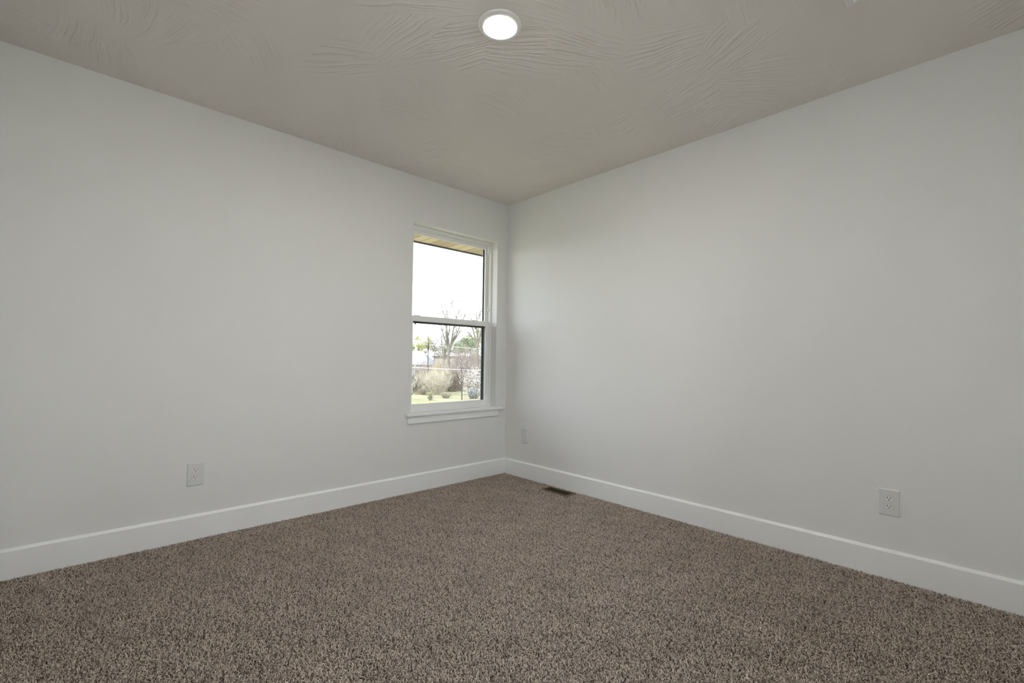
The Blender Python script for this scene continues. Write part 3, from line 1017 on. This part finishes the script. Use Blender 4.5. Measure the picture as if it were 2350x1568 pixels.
leafy_tree(58.7, 84.4, 3.6, 2.4, 1.6, 1400, 0.12, 81, 'distant hazy olive tree just left of the tall bare trunk', HAZE_LEAF, hollow=0.1)
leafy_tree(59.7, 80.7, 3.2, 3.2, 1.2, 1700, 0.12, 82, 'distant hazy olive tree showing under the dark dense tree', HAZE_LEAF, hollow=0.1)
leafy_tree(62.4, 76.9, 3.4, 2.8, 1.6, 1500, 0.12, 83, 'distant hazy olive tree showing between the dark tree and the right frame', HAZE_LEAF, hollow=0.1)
bare_tree(40.3, 58.6, (40.25, 58.6, 1.6), 0.12, [(39.0, 59.8, 4.2), (39.8, 59.0, 5.2), (40.6, 58.2, 5.4), (41.5, 57.4, 4.6), (38.7, 60.1, 2.9), (41.7, 57.2, 3.2)],
          45, 'greyish twiggy tree between the grey roof and the tall bare tree', BARK_GREY, kids=(6, 8), spread=0.9)

twig_shrub(21.2, 32.1, 2.5, 1.6, 130, 51, 'tall straw-coloured fountain of stems in the middle of the lawn edge', TWIG_PALE, r=0.018)
twig_shrub(19.9, 33.4, 2.2, 1.1, 80, 52, 'straw-coloured bare shrub left of the tallest fountain shrub', TWIG_PALE, r=0.018)
twig_shrub(23.8, 35.1, 2.9, 1.5, 120, 65, 'straw-coloured bare shrub close behind the tallest fountain shrub', TWIG_PALE, r=0.018)
twig_shrub(22.3, 35.3, 2.4, 1.2, 90, 66, 'straw-coloured bare shrub in front of the board fence', TWIG_PALE, r=0.018)
twig_shrub(33.0, 49.6, 3.6, 1.7, 150, 67, 'pinkish bare brush behind the yellow bushes, hiding the fence end', TWIG_PINK, r=0.028)
twig_shrub(36.3, 47.8, 5.2, 2.1, 260, 68, 'tall pinkish bare brush in front of the distant pink roof', TWIG_PINK, r=0.03)
twig_shrub(37.6, 44.8, 5.2, 2.1, 260, 69, 'tall pinkish bare brush in front of the whitish roof', TWIG_PINK, r=0.03)
twig_shrub(26.2, 35.6, 2.6, 1.3, 110, 70, 'greyish bare brush left of the white-blossomed tree', bark('greyish_twigs', (0.33, 0.30, 0.26)), r=0.02)
twig_shrub(25.6, 38.8, 2.9, 0.75, 55, 53, 'yellow-flowered bush beside the grey roof', TWIG_PALE, BLOOM_Y, 1300, 0.04, name='flowering_shrub')
twig_shrub(26.5, 38.1, 2.4, 0.7, 50, 54, 'yellow-flowered bush beneath the tall bare tree', TWIG_PALE, BLOOM_Y, 800, 0.04, name='flowering_shrub')
twig_shrub(31.6, 44.6, 3.6, 1.7, 170, 55, 'pinkish bare brush just right of the tall bare trunk', TWIG_PINK, r=0.028)
twig_shrub(31.4, 40.9, 3.6, 1.8, 180, 56, 'pinkish bare brush below the pale green tree', TWIG_PINK, r=0.028)
twig_shrub(31.2, 37.2, 3.6, 1.7, 170, 57, 'pinkish bare brush against the right window frame', TWIG_PINK, r=0.028)
twig_shrub(28.6, 46.2, 3.3, 1.5, 150, 60, 'pinkish bare brush between the fence and the tall bare trunk', TWIG_PINK, r=0.028)
twig_shrub(24.6, 34.5, 2.4, 1.3, 150, 58, 'brown thicket behind the straw-coloured fountain shrub', TWIG_BROWN, r=0.022)
twig_shrub(19.75, 32.3, 0.75, 0.45, 60, 59, 'low brown brush heap on the lawn', TWIG_BROWN)
twig_shrub(23.5, 29.9, 2.7, 1.1, 90, 61, 'white-blossomed tree by the right window frame', TWIG_BROWN, BLOOM_W, 2600, 0.038, name='blossom_tree', cat='tree')
twig_shrub(21.0, 26.7, 1.15, 0.85, 110, 62, 'low round white-flowered shrub over dark twigs, lower right', bark('grey_twigs', (0.22, 0.22, 0.20)), BLOOM_W, 420, 0.035, name='flowering_shrub')
twig_shrub(17.35, 27.5, 0.75, 0.28, 26, 63, 'small fresh green shrub on the lawn, lower left', TWIG_BROWN, LEAF_GREEN, 160, 0.035, name='green_shrub')
twig_shrub(19.6, 28.6, 0.55, 0.55, 40, 64, 'low dull green shrub at the foot of the slim young tree', TWIG_BROWN, LEAF_DARK, 260, 0.04, name='green_shrub')

# pale stakes by the young tree
stake_me = None
for sx_, sy_, lean, lab in ((19.86, 26.50, 0.0, 'upright pale stake beside the slim young tree'), (20.15, 26.25, -0.16, 'leaning pale stake nearer the white-flowered shrub')):
    V, Fc = [], []
    z = ground_z(sx_, sy_) - 0.1
    tube(V, Fc, [Vector((sx_, sy_, z)), Vector((sx_ + lean * 0.5, sy_ - lean * 0.5, z + 0.6)), Vector((sx_ + lean, sy_ - lean, z + 1.2))], [0.022, 0.02, 0.014], 6)
    i = len(V)
    Fc.append(tuple(range(i - 6, i)))
    tag(mk('garden_stake', V, Fc, TWIG_PALE, None, None), lab, 'stake')

# ------------------------------------------------------------------ houses, fence, pole, wires
M_ROOF_G = plain('grey_shingles', (0.300, 0.285, 0.270), 0.9, 0.2, 0.0, 0.12, 2.0)
M_ROOF_P = plain('pinkish_shingles', (0.340, 0.300, 0.295), 0.9, 0.2, 0.0, 0.12, 2.0)
M_SIDING = plain('cream_siding', (0.420, 0.390, 0.330), 0.8, 0.2, 0.0, 0.05, 2.0)
M_EAVE_SHADOW = plain('eave_shadow_brown', (0.12, 0.10, 0.085), 0.7)  # dark band below the roof edge: the eave's shadow put into its colour
M_WIN = plain('dark_house_window', (0.10, 0.11, 0.13), 0.2, 0.5)
def house(cx, cy, ux, uy, L, D, zb, ze, zr, hip, roofm, label, over=0.35, wins=None):
    """Hip-roofed house: (ux, uy) runs along its length."""
    root = tag(empty('house', (cx, cy, zb)), label, 'house')
    def P(a, b, z): return (cx + ux * a - uy * b, cy + uy * a + ux * b, z)
    def wb(name, a0, a1, b0, b1, z0, z1, mat):
        V = [P(a, b, z) for z in (z0, z1) for a, b in ((a0, b0), (a1, b0), (a1, b1), (a0, b1))]
        return mk(name, V, [(0, 3, 2, 1), (4, 5, 6, 7), (0, 1, 5, 4), (1, 2, 6, 5), (2, 3, 7, 6), (3, 0, 4, 7)], mat, root, (cx, cy, zb))
    wb('house_wall', -L / 2, L / 2, -D / 2, D / 2, zb, ze, M_SIDING)
    l, d = L / 2 + over, D / 2 + over
    V = [P(-l, -d, ze), P(l, -d, ze), P(l, d, ze), P(-l, d, ze), P(-l + hip, 0, zr), P(l - hip, 0, zr)]
    mk('roof', V, [(0, 1, 5, 4), (1, 2, 5), (2, 3, 4, 5), (3, 0, 4), (3, 2, 1, 0)], roofm, root, (cx, cy, zb))
    wb('eave_shadow_band', -l, l, -d, d, ze - 0.20, ze - 0.01, M_EAVE_SHADOW)
    for a in (wins or ()):
        w = wb('window', a - 0.5, a + 0.5, -D / 2 - 0.03, -D / 2 + 0.02, zb + 0.9, zb + 2.0, M_WIN)
    return root
rx_, ry_ = 0.7266, -0.6869      # direction running left to right across the view
house(39.7, 69.8, rx_, ry_, 10.0, 7.0, -1.9, 0.0, 2.40, 2.1, M_ROOF_G, 'cream house with a grey hip roof at the left of the view')
house(63.4, 90.0, rx_, ry_, 6.0, 6.0, -0.6, 1.7, 3.5, 2.2, M_ROOF_P, 'distant house with a pinkish roof behind the tall bare trunk')
house(74.0, 94.0, rx_, ry_, 4.5, 5.0, -0.6, 1.8, 3.6, 2.0, plain('white_roof', (0.500, 0.500, 0.520), 0.8), 'small distant house with a whitish roof, right of the pinkish roof')

M_FENCE = plain('weathered_fence', (0.338, 0.324, 0.317), 0.9, 0.1, 0.0, 0.2, 4.0)
fx0, fy0 = 20.9, 57.3
fence = tag(empty('board_fence', (fx0, fy0, -2.2)), 'weathered grey board fence below the grey roof', 'fence')
fdx, fdy = 0.71, -0.70
V, Fc = [], []
rnd = random.Random(3)
for k in range(100):
    a0, a1 = k * 0.142, k * 0.142 + 0.134
    off = rnd.uniform(-0.012, 0.012); top = -0.17 + rnd.uniform(-0.03, 0.03)
    i = len(V)
    for z in (-2.3, top):
        for a, b in ((a0, off), (a1, off), (a1, off + 0.02), (a0, off + 0.02)):
            V.append((fx0 + fdx * a - fdy * b, fy0 + fdy * a + fdx * b, z))
    Fc += [tuple(i + q for q in f) for f in ((0, 3, 2, 1), (4, 5, 6, 7), (0, 1, 5, 4), (1, 2, 6, 5), (2, 3, 7, 6), (3, 0, 4, 7))]
tag(mk('boards', V, Fc, M_FENCE, fence, (fx0, fy0, -2.2)), kind='stuff')
for zz in (-1.9, -0.5):
    V = []
    for z in (zz, zz + 0.09):
        for a, b in ((0, 0.035), (14.2, 0.035), (14.2, 0.075), (0, 0.075)):
            V.append((fx0 + fdx * a - fdy * b, fy0 + fdy * a + fdx * b, z))
    mk('fence_rail', V, [(0, 3, 2, 1), (4, 5, 6, 7), (0, 1, 5, 4), (1, 2, 6, 5), (2, 3, 7, 6), (3, 0, 4, 7)], M_FENCE, fence, (fx0, fy0, -2.2))

M_POLE = plain('pale_pole', (0.80, 0.80, 0.77), 0.6)
pole = tag(empty('utility_pole', (28.2, 47.46, -2.2)), 'slim pale utility pole carrying a white transformer can', 'pole')
bm = bmesh.new(); lathe(bm, [(0.0, -0.2), (0.075, -0.2), (0.050, 5.45), (0.0, 5.47)], 12)
o = mesh_obj('shaft', bm, M_POLE, None, True); o.parent = pole
bm = bmesh.new(); lathe(bm, [(0.0, 0.0), (0.12, 0.0), (0.145, 0.04), (0.145, 0.40), (0.11, 0.47), (0.0, 0.49)], 16)
o = mesh_obj('transformer', bm, M_POLE, None, True); o.parent = pole; o.location = (0.02, -0.14, 4.08)

M_WIRE = plain('pale_cable', (0.78, 0.78, 0.74), 0.5)
def wire(a, b, r, label, sag=0.25, ext=0.5):
    """Cable through two points, carried on past both."""
    a, b = Vector(a), Vector(b)
    d = b - a
    a2, b2 = a - d * ext, b + d * ext
    V, Fc = [], []
    pts = []
    for k in range(17):
        t = k / 16
        p = a2.lerp(b2, t); p.z -= sag * (4 * t * (1 - t) - 0.75)
        pts.append(p)
    tube(V, Fc, pts, [r] * 17, 5)
    return tag(mk('power_line', V, Fc, M_WIRE), label, 'cable')
wire((33.68, 47.54, 4.49), (34.12, 41.64, 4.10), 0.030, 'highest thin pale cable, crossing the dark green tree')
wire((33.91, 47.35, 4.07), (34.13, 41.65, 3.75), 0.016, 'faint cable close under the highest one')
wire((28.84, 49.44, 3.07), (32.90, 40.14, 2.30), 0.020, 'thin pale cable passing near the pole top')
wire((23.93, 40.47, 0.07), (27.33, 31.7, -0.11), 0.028, 'thick pale cable crossing the brush at fence-top height', 0.1)
